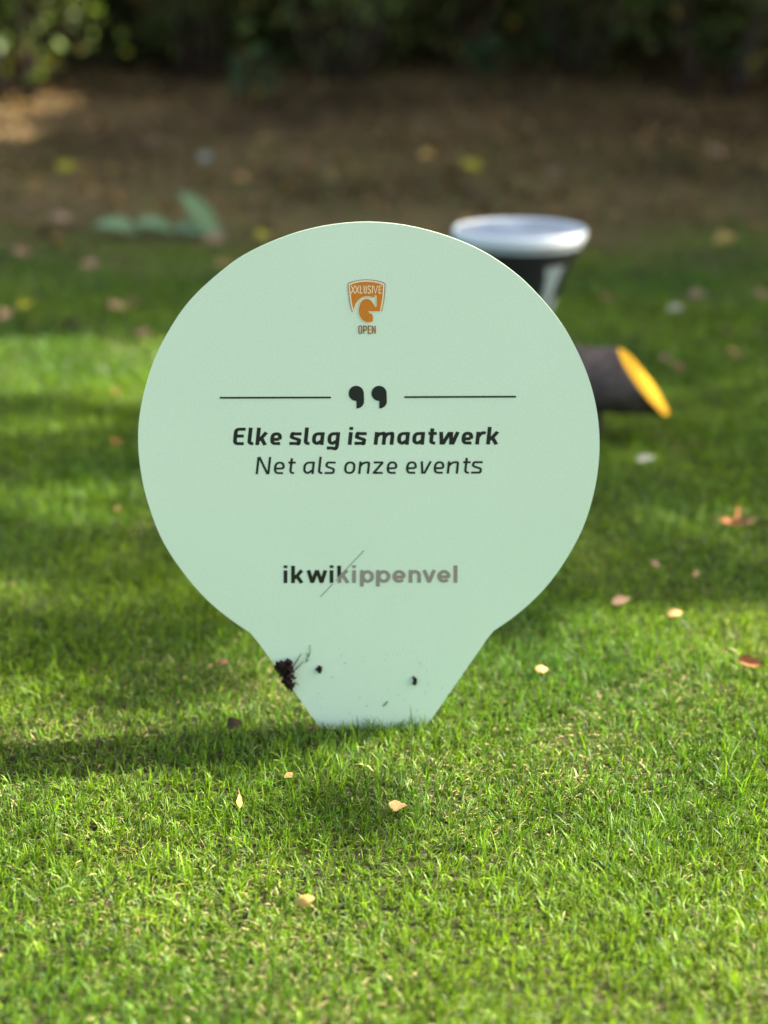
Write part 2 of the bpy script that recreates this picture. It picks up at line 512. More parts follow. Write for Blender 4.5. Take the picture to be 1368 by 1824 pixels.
tag(lit_, 'brown fallen leaves covering the ground behind the lawn', 'leaf litter', kind='stuff')

# ------------------------------------------------------------------ the sign
M_mint, n, l, p = mat('mint_board')
tc = n.new('ShaderNodeTexCoord')
nz = n.new('ShaderNodeTexNoise'); nz.inputs['Scale'].default_value = 700; nz.inputs['Detail'].default_value = 3
nb = n.new('ShaderNodeTexNoise'); nb.inputs['Scale'].default_value = 9; nb.inputs['Detail'].default_value = 4
l.new(tc.outputs['Object'], nz.inputs['Vector']); l.new(tc.outputs['Object'], nb.inputs['Vector'])
m1 = n.new('ShaderNodeMapRange'); m1.inputs['From Min'].default_value = .3; m1.inputs['From Max'].default_value = .7
m1.inputs['To Min'].default_value = 0.93; m1.inputs['To Max'].default_value = 1.06
l.new(nz.outputs['Fac'], m1.inputs['Value'])
m2 = n.new('ShaderNodeMapRange'); m2.inputs['From Min'].default_value = .3; m2.inputs['From Max'].default_value = .7
m2.inputs['To Min'].default_value = 0.985; m2.inputs['To Max'].default_value = 1.015
l.new(nb.outputs['Fac'], m2.inputs['Value'])
mm = n.new('ShaderNodeMath'); mm.operation = 'MULTIPLY'
l.new(m1.outputs['Result'], mm.inputs[0]); l.new(m2.outputs['Result'], mm.inputs[1])
sc = n.new('ShaderNodeVectorMath'); sc.operation = 'SCALE'; sc.inputs[0].default_value = (0.60, 0.745, 0.54)
l.new(mm.outputs[0], sc.inputs['Scale']); l.new(sc.outputs['Vector'], p.inputs['Base Color'])
p.inputs['Roughness'].default_value = 0.55; p.inputs['Specular IOR Level'].default_value = 0.35
bp = n.new('ShaderNodeBump'); bp.inputs['Strength'].default_value = 0.12; bp.inputs['Distance'].default_value = 0.0006
l.new(nz.outputs['Fac'], bp.inputs['Height']); l.new(bp.outputs['Normal'], p.inputs['Normal'])
M_core = simple_mat('pale_board_core', (0.22, 0.28, 0.20), 0.7, 0.3, 0.06, 200)
M_ink = simple_mat('black_print', (0.012, 0.016, 0.012), 0.45, 0.35, 0.1, 300)
M_tan = simple_mat('taupe_print', (0.265, 0.235, 0.18), 0.5, 0.35, 0.08, 300)
M_orange = simple_mat('orange_print', (0.54, 0.18, 0.014), 0.5, 0.35, 0.08, 300)
M_cream = simple_mat('cream_print', (0.80, 0.66, 0.40), 0.5, 0.35, 0.05, 300)
M_brown = simple_mat('brown_print', (0.30, 0.155, 0.045), 0.5, 0.35, 0.08, 300)
M_line = simple_mat('grey_line_print', (0.17, 0.25, 0.18), 0.5, 0.35, 0.05, 300)

arc = [(445, 1126.5), (432, 1119), (409, 1102.5), (388.7, 1086.5), (374, 1074), (356.5, 1056.5), (338.9, 1036), (322.9, 1015.5), (309.7, 997),
       (295, 973.9), (283.4, 952), (273.9, 927.5), (262.9, 895.5), (255.2, 867), (249.7, 836), (246.4, 805.6), (245.4, 778), (246.6, 752),
       (250.8, 722), (258.5, 687), (269.5, 652), (282.6, 620.3), (300.2, 588.5), (317.7, 561), (330.9, 543), (345.5, 526.2), (361.6, 511),
       (376.2, 497.5), (399.6, 478), (417.1, 465), (430, 456), (480, 430.5), (530, 411.8), (590, 398.3), (655, 393), (720, 398), (790, 416.3),
       (833, 434.5), (860, 447.5), (876, 456.5), (905, 476), (927.5, 494), (950, 515), (969.3, 536.8), (988.6, 559.6), (1003, 579.5), (1015, 599),
       (1030.4, 628), (1043.5, 657), (1054.5, 690), (1062, 721), (1066.6, 752), (1068.3, 780), (1068, 808), (1065.4, 841), (1058.9, 879),
       (1046, 923), (1034.5, 950), (1022, 974), (1006, 1001), (988.6, 1026.5), (971, 1048), (947.7, 1072.8), (918.5, 1097), (899.5, 1110.5), (879.5, 1123.5)]
def catmull(pts, k=3):
    out = []
    P = [Vector((a, b)) for a, b in pts]
    for i in range(len(P) - 1):
        p0, p1, p2, p3 = P[max(i - 1, 0)], P[i], P[i + 1], P[min(i + 2, len(P) - 1)]
        for j in range(k):
            t = j / k
            out.append(0.5 * ((2 * p1) + (p2 - p0) * t + (2 * p0 - 5 * p1 + 4 * p2 - p3) * t * t + (3 * p1 - p0 - 3 * p2 + p3) * t ** 3))
    out.append(P[-1])
    return [(v.x, v.y) for v in out]
# smooth small tracing wobble with a running mean, keeping the two corners
A = np.array(arc)
B = A.copy(); B[1:-1] = 0.25 * A[:-2] + 0.5 * A[1:-1] + 0.25 * A[2:]
B[0], B[-1] = A[0], A[-1]
outline = catmull(B.tolist(), 3)
outline += [(867.7, 1138), (853, 1159.5), (813.6, 1216), (768, 1282), (752, 1304.5)]
outline_l = [(576, 1304.5), (546, 1262.5), (527, 1236), (484.6, 1177.7), (458, 1142)]
sgn = empty('golf_ball_sign', (0, SY, 0))
fr = [sign_at(*q) for q in outline]
lo = [sign_at(*q) for q in outline_l]
bot_r = Vector((fr[-1].x - 0.03, SY, -0.07)); bot_l = Vector((lo[0].x + 0.03, SY, -0.07))
poly = fr + [bot_r, bot_l] + lo
TH = 0.004
bm = bmesh.new()
vf = [bm.verts.new(q) for q in poly]
vb = [bm.verts.new(q + Vector((0, TH, 0))) for q in poly]
f1 = bm.faces.new(vf); f2 = bm.faces.new(vb[::-1])
nn_ = len(poly)
for i in range(nn_):
    f = bm.faces.new((vf[i], vb[i], vb[(i + 1) % nn_], vf[(i + 1) % nn_]))
    f.material_index = 1
bmesh.ops.recalc_face_normals(bm, faces=bm.faces)
board = bm_obj('board', bm, M_mint, sgn)
board.data.materials.append(M_core)
tag(sgn, 'pale mint golf ball on tee shaped sign printed with Dutch words, standing in the lawn', 'sign')

# --- print: strokes and shapes drawn in photograph pixels, laid on the board
LAY = [0]
def layer():
    LAY[0] += 1
    return 0.00012 + LAY[0] * 0.000004

class Print:
    def __init__(s): s.v, s.f = [], []
    def poly(s, pts, off=None):
        off = layer() if off is None else off
        b = len(s.v)
        s.v += [sign_at(q[0], q[1], off) for q in pts]
        s.f.append(tuple(range(b, b + len(pts))))
    def stroke(s, pts, wx, wy=None, closed=False):
        """ribbon along pts with an elliptical pen wx wide (vertical strokes), wy high (horizontal strokes)"""
        wy = wx if wy is None else wy
        off = layer()
        k = wx / wy
        P = [Vector((a, b * k)) for a, b in pts]
        n_ = len(P)
        Lf, Rt = [], []
        for i in range(n_):
            if closed:
                d0 = (P[i] - P[i - 1]).normalized(); d1 = (P[(i + 1) % n_] - P[i]).normalized()
            else:
                d0 = (P[i] - P[i - 1]).normalized() if i else (P[1] - P[0]).normalized()
                d1 = (P[i + 1] - P[i]).normalized() if i < n_ - 1 else d0
            m_ = Vector((-(d0 + d1).y, (d0 + d1).x))
            m_ = m_.normalized() if m_.length > 1e-6 else Vector((-d1.y, d1.x))
            c_ = max(0.45, m_.dot(Vector((-d1.y, d1.x))))
            m_ *= wx * 0.5 / c_
            Lf.append(P[i] + m_); Rt.append(P[i] - m_)
        b = len(s.v)
        for q in Lf + Rt:
            s.v.append(sign_at(q.x, q.y / k, off))
        rngi = range(n_ if closed else n_ - 1)
        for i in rngi:
            j = (i + 1) % n_
            s.f.append((b + i, b + j, b + n_ + j, b + n_ + i))
    def build(s, name, material, parent, label=None):
        o = mesh_py(name, s.v, s.f, material, parent)
        bm2 = bmesh.new(); bm2.from_mesh(o.data)
        for f in bm2.faces:
            if f.normal.y > 0: f.normal_flip()
        bm2.to_mesh(o.data); bm2.free()
        if label: o['label'] = label
        return o

def SE(cx, cy, rx, ry, t0, t1, e=2.0, n_=18):
    out = []
    for i in range(n_ + 1):
        t = R(t0 + (t1 - t0) * i / n_)
        c_, s_ = math.cos(t), math.sin(t)
        out.append((cx + rx * math.copysign(abs(c_) ** (2 / e), c_), cy + ry * math.copysign(abs(s_) ** (2 / e), s_)))
    return out

def glyph(ch, w, h, asc, sv, sh, e):
    """centre lines of a letter in a box w wide; y up from the baseline, h = x-height"""
    a, b = sv / 2, sh / 2
    cm = lambda pts: catmull(pts, 4)
    if ch == 'e':
        ry = h / 2 - b; rx = w / 2 - a; cx, cy = w / 2, h / 2
        if e > 2.2:
            return [[(a, .44 * h), (w - a * 1.3, .46 * h)] , [(w - a * 1.3, .46 * h)] + SE(cx, cy, rx, ry, 5, 268, e, 26) + [(w * .9, b)]]
        return [[(a, .46 * h), (w - a * .6, .46 * h)], SE(cx, cy, rx, ry, -6, 318, e, 30)]
    if ch == 's':
        return [cm([(w, h - b), (.68 * w, h - b), (.42 * w, h - b), (.16 * w + a * .3, .90 * h), (a, .74 * h), (.17 * w, .605 * h), (.5 * w, .50 * h), (.83 * w, .40 * h), (w - a, .26 * h), (.86 * w - a * .3, .10 * h), (.58 * w, b), (.3 * w, b), (0, b)])]
    if ch in 'ag':
        bowl = [(w - a, h - b), (.62 * w, h - b)] + SE(w * .55, h / 2, w * .55 - a, h / 2 - b, 95, 262, e, 16) + [(.58 * w, b + .06 * h), (w - a, .34 * h)]
        if ch == 'a': return [bowl, [(w - a, h), (w - a, 0)]]
        return [bowl, cm([(w - a, h), (w - a, .5 * h), (w - a, .05 * h), (w - a * 1.1, -.14 * h), (.72 * w, -.30 * h), (.45 * w, -.37 * h + b), (.02 * w, -.37 * h + b)])]
    if ch == 'l':
        if w <= sv * 1.15: return [[(w / 2, 0), (w / 2, asc)]]
        return [[(a, asc), (a, .45 * h)] + SE(a + .24 * h, .24 * h + b * .6, .24 * h, .24 * h - b * .4, 180, 262, 2.2, 8) + [(w, b)]]
    if ch == 'k':
        return [[(a, 0), (a, asc)], [(a * 1.2, .36 * h), (w * .46, .56 * h), (w - a * 1.05, h)], [(w * .38, .52 * h), (w * .52, .45 * h), (w - a * 1.05, 0)]]
    if ch == 'i':
        return [[(a, 0), (a, h)], [(a, 1.17 * h), (a, asc + .03 * h)]]
    if ch == 'n':
        if e < 2.2: return [[(a, 0), (a, h)], SE(w / 2, h * .58, w / 2 - a, h * .42 - b, 178, 0, 2, 16) + [(w - a, 0)]]
        return [[(a, 0), (a, h)], cm([(a * 1.2, .62 * h), (.34 * w, .84 * h), (.64 * w, h - b), (w - a * 1.3, .90 * h), (w - a, .68 * h), (w - a, .35 * h), (w - a, 0)])]
    if ch == 'm':
        m_ = w / 2
        f = lambda x0, x1: cm([(x0 + a * .2, .62 * h), (x0 + .34 * (x1 - x0), .84 * h), (x0 + .70 * (x1 - x0), h - b), (x1 - a * .3, .89 * h), (x1, .66 * h), (x1, .35 * h), (x1, 0)])
        return [[(a, 0), (a, h)], f(a, m_), f(m_, w - a)]
    if ch == 't':
        s0 = w * .42
        return [[(s0, 1.27 * h), (s0, .45 * h)] + SE(s0 + .24 * h, .24 * h + b * .6, .24 * h, .24 * h - b * .4, 180, 262, 2.2, 8) + [(w * .93, b)], [(0, h - b), (w, h - b)]]
    if ch == 'w':
        if e < 2.2: return [[(a * .9, h), (.27 * w, b * .2)], [(.27 * w, b * .2), (.5 * w, h)], [(.5 * w, h), (.73 * w, b * .2)], [(.73 * w, b * .2), (w - a * .9, h)], [(.22 * w, b), (.32 * w, b)], [(.68 * w, b), (.78 * w, b)]]
        return [[(.09 * w, h), (.165 * w, b), (.25 * w, b), (.49 * w, h - b), (.59 * w, h - b), (.63 * w, b), (.715 * w, b), (.91 * w, h)]]
    if ch == 'v':
        if e < 2.2: return [[(a * .95, h), (.5 * w, b * .5)], [(.5 * w, b * .5), (w - a * .95, h)], [(.42 * w, b * .9), (.58 * w, b * .9)]]
        return [[(a * .9, h), (.26 * w, b), (.46 * w, b), (w - a * .9, h)]]
    if ch == 'r':
        return [[(a, 0), (a, h)], cm([(a, .56 * h), (.42 * w, .80 * h), (.72 * w, .94 * h - b * .2), (w, h - b)])]
    if ch == 'o':
        return ['closed', SE(w / 2, h / 2, w / 2 - a, h / 2 - b, 0, 350, e, 35)]
    if ch == 'p':
        return [[(a, -.29 * h), (a, h)], 'closed', SE(w / 2 + a * .25, h / 2, w / 2 - a * 1.25, h / 2 - b, 0, 350, 2, 35)]
    if ch == 'z':
        return [[(.04 * w, h - b), (w - a, h - b)], [(w - a * 1.3, h - b), (a * 1.3, b)], [(a * .5, b), (.96 * w, b)]]
    if ch == 'E':
        return [[(w, asc - b), (.62 * w, asc - b)] + SE(a + .2 * asc, asc - b - .2 * asc, .2 * asc, .2 * asc, 95, 180, 2.4, 8) + SE(a + .2 * asc, b + .2 * asc, .2 * asc, .2 * asc, 180, 265, 2.4, 8) + [(.62 * w, b), (.97 * w, b)], [(a, .52 * asc), (.9 * w, .52 * asc)]]
    if ch == 'N':
        return [[(a, 0), (a, asc)], [(a * 1.2, asc - b), (a * 2.0, asc - b * .8), (w - a * 2.0, b * .8), (w - a * 1.2, b)], [(w - a, 0), (w - a, asc)]]

def text(spec, base0, base1, h, asc, sv, sh, shear, e):
    P = Print()
    xa, xb = spec[0][1], spec[-1][2]
    for ch, x0, x1 in spec:
        by = base0 + (base1 - base0) * (x0 - xa) / (xb - xa)
        if ch == 'E' or ch == 'N' or ch in 'il':
            w_ = x1 - x0 - shear * asc * (0.95 if ch != 'l' or x1 - x0 < 9 else 0.25)
        elif ch == 'g': w_ = x1 - x0 - shear * h * 1.2
        else: w_ = x1 - x0 - shear * h * 0.9
        xo = x0 - (0.0 if ch != 'g' else -shear * .3 * h)
        closed = False
        for st in glyph(ch, w_, h, asc, sv, sh, e):
            if st == 'closed': closed = True; continue
            P.stroke([(xo + u + shear * v_, by - v_) for u, v_ in st], sv, sh, closed)
            closed = False
    return P

line1 = [('E', 414.2, 437.8), ('l', 440, 451.8), ('k', 454.7, 478), ('e', 480.3, 503), ('s', 515, 537.3), ('l', 540.3, 551.9), ('a', 554.8, 578.4),
         ('g', 581.5, 606), ('i', 619.3, 630), ('s', 631, 653.2), ('m', 665.5, 703), ('a', 706.4, 730.2), ('a', 733.4, 757.3), ('t', 761, 778.2),
         ('w', 780.2, 818.8), ('e', 821.1, 843.7), ('r', 846.4, 865.3), ('k', 865.8, 890)]
text(line1, 793, 791.6, 22.7, 31.2, 6.9, 5.5, 0.105, 2.7).build('lettering', M_ink, sgn, 'bold black slanted line reading Elke slag is maatwerk')
line2 = [('N', 455.3, 483.2), ('e', 486.8, 508), ('t', 511.3, 526.8), ('a', 539, 561), ('l', 565.7, 575), ('s', 578, 598), ('o', 612, 634.1), ('n', 637.8, 659.6),
         ('z', 662.8, 684.7), ('e', 687.7, 708.6), ('e', 722.2, 743.4), ('v', 747, 769), ('e', 771.5, 792.4), ('n', 795.6, 818), ('t', 822.9, 838.2), ('s', 839, 860)]
text(line2, 844.6, 843.6, 22.2, 30.6, 4.2, 3.6, 0.11, 2.5).build('lettering', M_ink, sgn, 'thin black slanted line reading Net als onze events')
line3 = [('i', 505.3, 512.3), ('k', 518.7, 541.2), ('w', 546.4, 582.7), ('i', 587.3, 594.3)]
P = text(line3, 1038.6, 1038.3, 22.7, 30.8, 6.7, 5.8, 0.0, 2.0)
P.poly([(600.7, 1007.6), (607.6, 1007.6), (607.6, 1022.6), (602, 1028.9), (601, 1029)])
P.build('lettering', M_ink, sgn, 'black half of the wordmark reading ikwik')
line4 = [('i', 627.4, 634.6), ('p', 641.4, 666.4), ('p', 669.9, 695.5), ('e', 699.1, 722.8), ('n', 728, 750), ('v', 752.3, 776.7), ('e', 779, 802.7), ('l', 807.9, 815)]
P = text(line4, 1038.3, 1037.9, 22.7, 30.8, 6.6, 5.6, 0.0, 2.0)
P.poly([(601.6, 1029.9), (607.8, 1023.4), (608, 1038.4), (601.4, 1038.4)])
P.stroke([(605, 1029.5), (610, 1024), (618.3, 1015.8)], 7.0, 5.6)
P.stroke([(609.5, 1025), (612, 1026.5), (619.6, 1038.4)], 6.6, 5.6)
P.build('lettering', M_tan, sgn, 'taupe half of the wordmark reading kippenvel')
P = Print(); P.stroke([(571, 1063), (592.5, 1040.2)], 1.3); P.stroke([(598, 1034.3), (600.5, 1031.6)], 1.3); P.stroke([(616, 1015.2), (648.5, 980.5)], 1.3)
P.build('slash_line', M_line, sgn)
for x0, x1, y0, y1 in ((391.5, 589.5, 708.6, 708), (720.3, 919.3, 707.3, 706.6)):
    P = Print(); P.stroke([(x0, y0), (x1, y1)], 3.1); P.build('rule_line', M_ink, sgn)
for cx in (634.6, 675.2):
    P = Print()
    pts = SE(cx, 700.7, 13.5, 13.5, 90, 360, 2, 40)      # y down: bottom, left, top, right
    pts += [(cx + 13.9, 715)] + SE(cx, 715, 13.9, 12.7, 0, 88, 2, 14) + [(cx + .4, 714.5)]
    P.poly(pts); P.build('quote_mark', M_ink, sgn)

em = lambda a, b: (590 + a / 10.523, 480 + b / 10.523)
E_ = lambda L_: [em(*q) for q in L_]
P = Print()
P.stroke(E_(catmull([(400, 795), (352, 620), (312, 275)], 3) + catmull([(340, 252), (410, 227), (530, 203), (660, 194), (790, 203), (915, 227), (985, 252)], 3) + catmull([(1012, 278), (990, 560), (942, 785)], 3)), 1.2)
crest = P.build('crest', M_brown, sgn, 'small orange shield crest with a letter G')
P = Print()
P.stroke(E_(catmull([(414, 782), (372, 620), (335, 290)], 3) + catmull([(410, 250), (530, 223), (660, 213), (790, 223), (910, 250)], 3) + catmull([(986, 290), (966, 560), (924, 780)], 3)), 2.4)
P.build('shield_border', M_cream, crest)
P = Print()
blob = [(345, 305), (420, 265), (530, 242), (660, 233), (790, 242), (900, 265), (972, 305), (952, 560), (910, 780), (700, 785), (722, 812), (765, 830), (778, 870), (780, 962), (740, 985), (690, 990), (630, 975), (575, 935), (535, 870),
        (515, 790), (518, 690), (540, 615), (590, 560), (660, 540), (725, 555), (775, 600), (808, 660), (830, 706), (850, 682), (846, 485), (816, 485), (802, 527), (740, 508), (670, 502), (600, 515), (530, 552), (470, 622), (437, 700), (422, 772), (385, 610)]
P.poly(E_(blob)); P.build('shield_field', M_orange, crest)
P = Print()
P.stroke(E_(catmull([(425, 772), (440, 700), (474, 626), (534, 558), (602, 521), (670, 508), (740, 514), (804, 534)], 3)), 0.9)
P.stroke(E_([(804, 534), (820, 490), (843, 490), (845, 680), (831, 700)]), 1.0)
P.stroke(E_(catmull([(828, 700), (770, 604), (722, 560), (660, 545), (594, 566), (546, 618), (522, 692), (510, 790), (530, 872), (572, 940), (630, 982), (690, 998), (745, 992), (787, 964)], 3)), 0.9)
P.stroke(E_([(910, 786), (704, 790), (726, 818), (770, 832), (785, 870), (787, 964)]), 0.9)
P.build('letter_edge', M_cream, crest)
def caps(P, word, boxes, y0, y1, wd):
    h = y1 - y0
    for ch, (a, b) in zip(word, boxes):
        w_ = b - a
        q = lambda L_: P.stroke(E_([(a + u * w_, y1 - v_ * h) for u, v_ in L_]), wd)
        if ch == 'X': q([(0, 0), (1, 1)]); q([(0, 1), (1, 0)])
        elif ch == 'L': q([(.1, 1), (.1, .04), (1, .04)])
        elif ch == 'U': q([(.1, 1), (.1, .2), (.3, .04), (.7, .04), (.9, .2), (.9, 1)])
        elif ch == 'S': q([(.95, .8), (.75, .96), (.3, .96), (.08, .82), (.1, .65), (.9, .36), (.92, .18), (.7, .04), (.25, .04), (.05, .2)])
        elif ch == 'I': q([(.5, 0), (.5, 1)])
        elif ch == 'V': q([(0, 1), (.5, .03), (1, 1)])
        elif ch == 'E': q([(1, .96), (.1, .96), (.1, .04), (1, .04)]); q([(.1, .5), (.85, .5)])
        elif ch == 'O': q([(.1, .15), (.1, .85), (.3, .97), (.7, .97), (.9, .85), (.9, .15), (.7, .03), (.3, .03), (.1, .15)])
        elif ch == 'P': q([(.1, 0), (.1, .96), (.7, .96), (.92, .82), (.92, .58), (.7, .45), (.1, .45)])
        elif ch == 'N': q([(.08, 0), (.08, 1)]); q([(.1, .95), (.9, .05)]); q([(.92, 0), (.92, 1)])
P = Print(); caps(P, 'XXLUSIVE', [(375, 440), (452, 522), (542, 590), (612, 660), (684, 742), (762, 782), (792, 868), (892, 945)], 305, 448, 1.45)
P.build('lettering', M_cream, crest, 'cream capitals reading XXLUSIVE')
P = Print(); caps(P, 'OPEN', [(512, 576), (602, 666), (690, 746), (766, 830)], 1055, 1203, 2.2)
P.build('lettering', M_brown, crest, 'brown capitals reading OPEN')

# small dirt specks dried on the foot of the board
bm = bmesh.new()
for k in range(46):
    px, py = rng.uniform(500, 800), rng.uniform(1150, 1290)
    if not (abs(px - 660) < 195 - (py - 1130) * 0.62): continue
    q = sign_at(px, py, 0.0004)
    bmesh.ops.create_icosphere(bm, subdivisions=1, radius=float(rng.uniform(0.0002, 0.0006)), matrix=Matrix.Translation(q))
sp = bm_obj('dirt_specks', bm, M_soil, sgn); sp['kind'] = 'stuff'

# ------------------------------------------------------------------ soil sticking to the sign
def lump(bm, c, r, sub=2, jag=0.35):
    res = bmesh.ops.create_icosphere(bm, subdivisions=sub, radius=r, matrix=Matrix.Translation(c))
    for v_ in res['verts']:
        d_ = v_.co - c
        k = 1 + jag * math.sin(d_.x / r * 3.1 + c.x * 900) * math.sin(d_.z / r * 2.7 + c.z * 700) + random.uniform(-.5, .5) * jag
        v_.co = c + d_ * k
M_twig = simple_mat('withered_blade', (0.10, 0.115, 0.06), 0.7, 0.3, 0.2, 200)
root = empty('soil_clump', sign_at(510, 1200))
bm = bmesh.new()
shape = [(495, 1183, 7), (505, 1183, 9), (514, 1184, 8), (498, 1191, 9), (508, 1193, 11), (517, 1191, 8), (502, 1200, 9), (511, 1203, 11), (519, 1203, 7), (509, 1211, 9), (517, 1211, 8),
         (514, 1220, 8), (519, 1222, 6), (523, 1207, 4), (492, 1189, 4), (516, 1227, 5), (522, 1216, 4)]
for px, py, rr in shape:
    for k in range(5):
        q = sign_at(px + random.uniform(-4, 4), py + random.uniform(-4, 4), random.uniform(0.000, 0.008))
        lump(bm, q, rr * 0.00061 * random.uniform(.3, .72), 2, .5)
bm_obj('soil', bm, M_soil, root)
for a, b_ in (((522, 1187), (536.5, 1164.5)), ((521, 1198), (540, 1178.5)), ((524, 1216), (531.5, 1220.5))):
    bm = bmesh.new(); q0, q1 = sign_at(*a, 0.004), sign_at(*b_, 0.003)
    tube(bm, [q0, q0.lerp(q1, .5) + Vector((.0005, 0, .0004)), q1], [.0007, .0008, .0004], 5)
    bm_obj('withered_blade', bm, M_twig, root)
tag(root, 'dark crumbly soil clump stuck to the slanted foot of the sign', 'soil clump')
def crumb(px, py, pts, label):
    bm = bmesh.new()
    for a, b_, r_ in pts:
        lump(bm, sign_at(px + a, py + b_, 0.0012), r_ * 0.00061, 2, .4)
    o = bm_obj('soil_crumb', bm, M_soil)
    tag(o, label, 'soil crumb')
crumb(568, 1192, [(-3, 0, 3), (2, -3, 4), (2, 3, 3.6), (0, 1, 4), (2.5, 6, 2)], 'tiny dark three-lobed soil crumb on the sign beside the soil clump')
crumb(738.5, 1212, [(-2, -5, 2.5), (0, -3, 4), (1, 2, 4), (0, 6, 3)], 'tiny oval dark soil crumb alone on the foot of the sign')
bm = bmesh.new()
pts = [sign_at(*q, 0.0012) for q in ((552.3, 1148.5), (552.2, 1157), (552, 1163.5), (549.5, 1169), (547.5, 1173))]
tube(bm, pts, [.0003, .0004, .0005, .0006, .0005], 5)
q0, q1 = sign_at(545.5, 1164, .0012), sign_at(549.5, 1168, .0012)
tube(bm, [q0, q1], [.0003, .0005], 5)
for a, b_, r_ in ((546, 1174, 1.8), (547, 1177, 1.8), (543.5, 1180, 1)): lump(bm, sign_at(a, b_, .0012), r_ * .0006, 1, .4)
tag(bm_obj('root_thread', bm, M_twig), 'thin dark root thread stuck on the sign above the soil clump', 'root thread')
bm = bmesh.new()
q0, q1 = sign_at(682, 1258.5, .001), sign_at(690.5, 1249.5, .001)
tube(bm, [q0, q0.lerp(q1, .5), q1], [.0004, .0008, .0006], 5)
tag(bm_obj('grass_clipping', bm, M_twig), 'short grass clipping stuck low on the foot of the sign', 'grass clipping')

# ------------------------------------------------------------------ black tub with white lid
BY = 3.15
lid_c = plane_y(926, 405, BY)
k_px = (lid_c - CAM).dot(fwd) / F           # metres per photograph pixel there
ZL = lid_c.z
RL = 119 * k_px
M_tub = simple_mat('black_plastic', (0.012, 0.014, 0.013), 0.42, 0.4, 0.1, 30)
M_lid = simple_mat('white_plastic', (0.68, 0.73, 0.72), 0.55, 0.5, 0.03, 20)
M_panel = simple_mat('pale_lid_panel', (0.30, 0.36, 0.41), 0.3, 0.5, 0.22, 9)
M_mark = simple_mat('pale_print', (0.27, 0.34, 0.33), 0.5, 0.4, 0.05, 60)
tub = empty('lidded_tub', (lid_c.x, BY, 0))
cen = (lid_c.x, BY, 0)
rt, zt = 109.5 * k_px, ZL - 29 * k_px
slope = 0.396
zb = 0.055
rb = rt - slope * (zt - zb)
body_prof = [(0.0, -0.01), (rb + 0.02, -0.01), (rb + 0.02, 0.012), (rb, 0.03), (rb, zb), (rt, zt), (rt, zt + 0.02), (0, zt + 0.02)]
lathe('body', body_prof, M_tub, tub, cen, 72)
zr = ZL - 17 * k_px
lid_prof = [(RL - .012, zr - .001), (RL - .001, zr), (RL, zr + .002), (RL, ZL - .003), (RL - .002, ZL - .0005), (RL - .005, ZL), (RL - .007, ZL - .001), (RL - .008, ZL - .004), (RL - .009, zt + .02)]
M_skirt = simple_mat('grey_lid_skirt', (0.33, 0.37, 0.36), 0.55, 0.4, 0.05, 20)
lid = lathe('lid', lid_prof, M_lid, tub, cen, 160, False)
lathe('lid_panel', [(0, ZL - .004), (.03, ZL - .004), (.032, ZL - .002), (RL * .5, ZL - .002), (RL * .52, ZL - .004), (RL - .0092, ZL - .004)], M_panel, lid, cen, 160, False)
lathe('lid_skirt', [(rt - .003, zt - .001), (rt + .003, zt - .001), (RL - .007, zr - .0005), (RL - .012, zr + .001)], M_skirt, lid, cen, 160, False)
def on_tub(px, py):
    d = ray(px, py); o = CAM
    best, bq = 9.0, None
    for i in range(4000):
        t_ = 2.5 + i * 0.0003
        q = o + d * t_
        r_ = math.hypot(q.x - cen[0], q.y - cen[1]); rr = rt - slope * (zt - q.z) + 0.0008
        if r_ <= rr: return q
        if r_ - rr < best: best, bq, br = r_ - rr, q.copy(), rr / r_
    return Vector((cen[0] + (bq.x - cen[0]) * br, cen[1] + (bq.y - cen[1]) * br, bq.z))   # just past the outline: wrap onto the wall
def tub_mark(pts, name='printed_letter'):
    P0 = [Vector(a) for a in pts]
    # fan of quads: two sides of the stroke
    n_ = len(pts) // 2
    L_, R_ = pts[:n_], pts[n_:][::-1]
    vs_, fs = [], []
    for i in range(n_):
        for k in range(7):
            u = k / 6
            vs_.append(on_tub(L_[i][0] * (1 - u) + R_[i][0] * u, L_[i][1] * (1 - u) + R_[i][1] * u))
    for i in range(n_ - 1):
        for k in range(6):
            a = i * 7 + k
            fs.append((a, a + 1, a + 8, a + 7))
    return mesh_py(name, vs_, fs, M_mark, tub)
tub_mark([(972, 478), (972, 495), (970, 510), (966, 525), (959, 545), (975, 545), (981, 530), (987, 517), (996, 493), (1005, 473)])
tub_mark([(986, 531), (980, 543), (970, 562), (984, 562), (990, 547), (994, 533)])
tag(tub, 'black tapered plastic tub with white lid and pale lettering behind the sign', 'tub')

# ------------------------------------------------------------------ log tee marker with yellow end
M_logbark, n, l, p = mat('log_bark')
tc = n.new('ShaderNodeTexCoord')
mp = n.new('ShaderNodeMapping'); mp.inputs['Scale'].default_value = (1, 1, 1)
nz = n.new('ShaderNodeTexNoise'); nz.inputs['Scale'].default_value = 28; nz.inputs['Detail'].default_value = 8; nz.inputs['Roughness'].default_value = .7
l.new(tc.outputs['Object'], nz.inputs['Vector'])
rp = n.new('ShaderNodeValToRGB')
rp.color_ramp.elements[0].position = .35; rp.color_ramp.elements[0].color = (0.016, 0.011, 0.008, 1)
rp.color_ramp.elements[1].position = .68; rp.color_ramp.elements[1].color = (0.10, 0.075, 0.06, 1)
l.new(nz.outputs['Fac'], rp.inputs['Fac']); l.new(rp.outputs['Color'], p.inputs['Base Color'])
p.inputs['Roughness'].default_value = .85
bp = n.new('ShaderNodeBump'); bp.inputs['Distance'].default_value = .006
l.new(nz.outputs['Fac'], bp.inputs['Height']); l.new(bp.outputs['Normal'], p.inputs['Normal'])
M_yel = simple_mat('yellow_paint', (0.50, 0.275, 0.002), 0.6, 0.2, 0.06, 40, 0.15)
LY = 2.60
LR = 0.0605
yaw = R(-14)
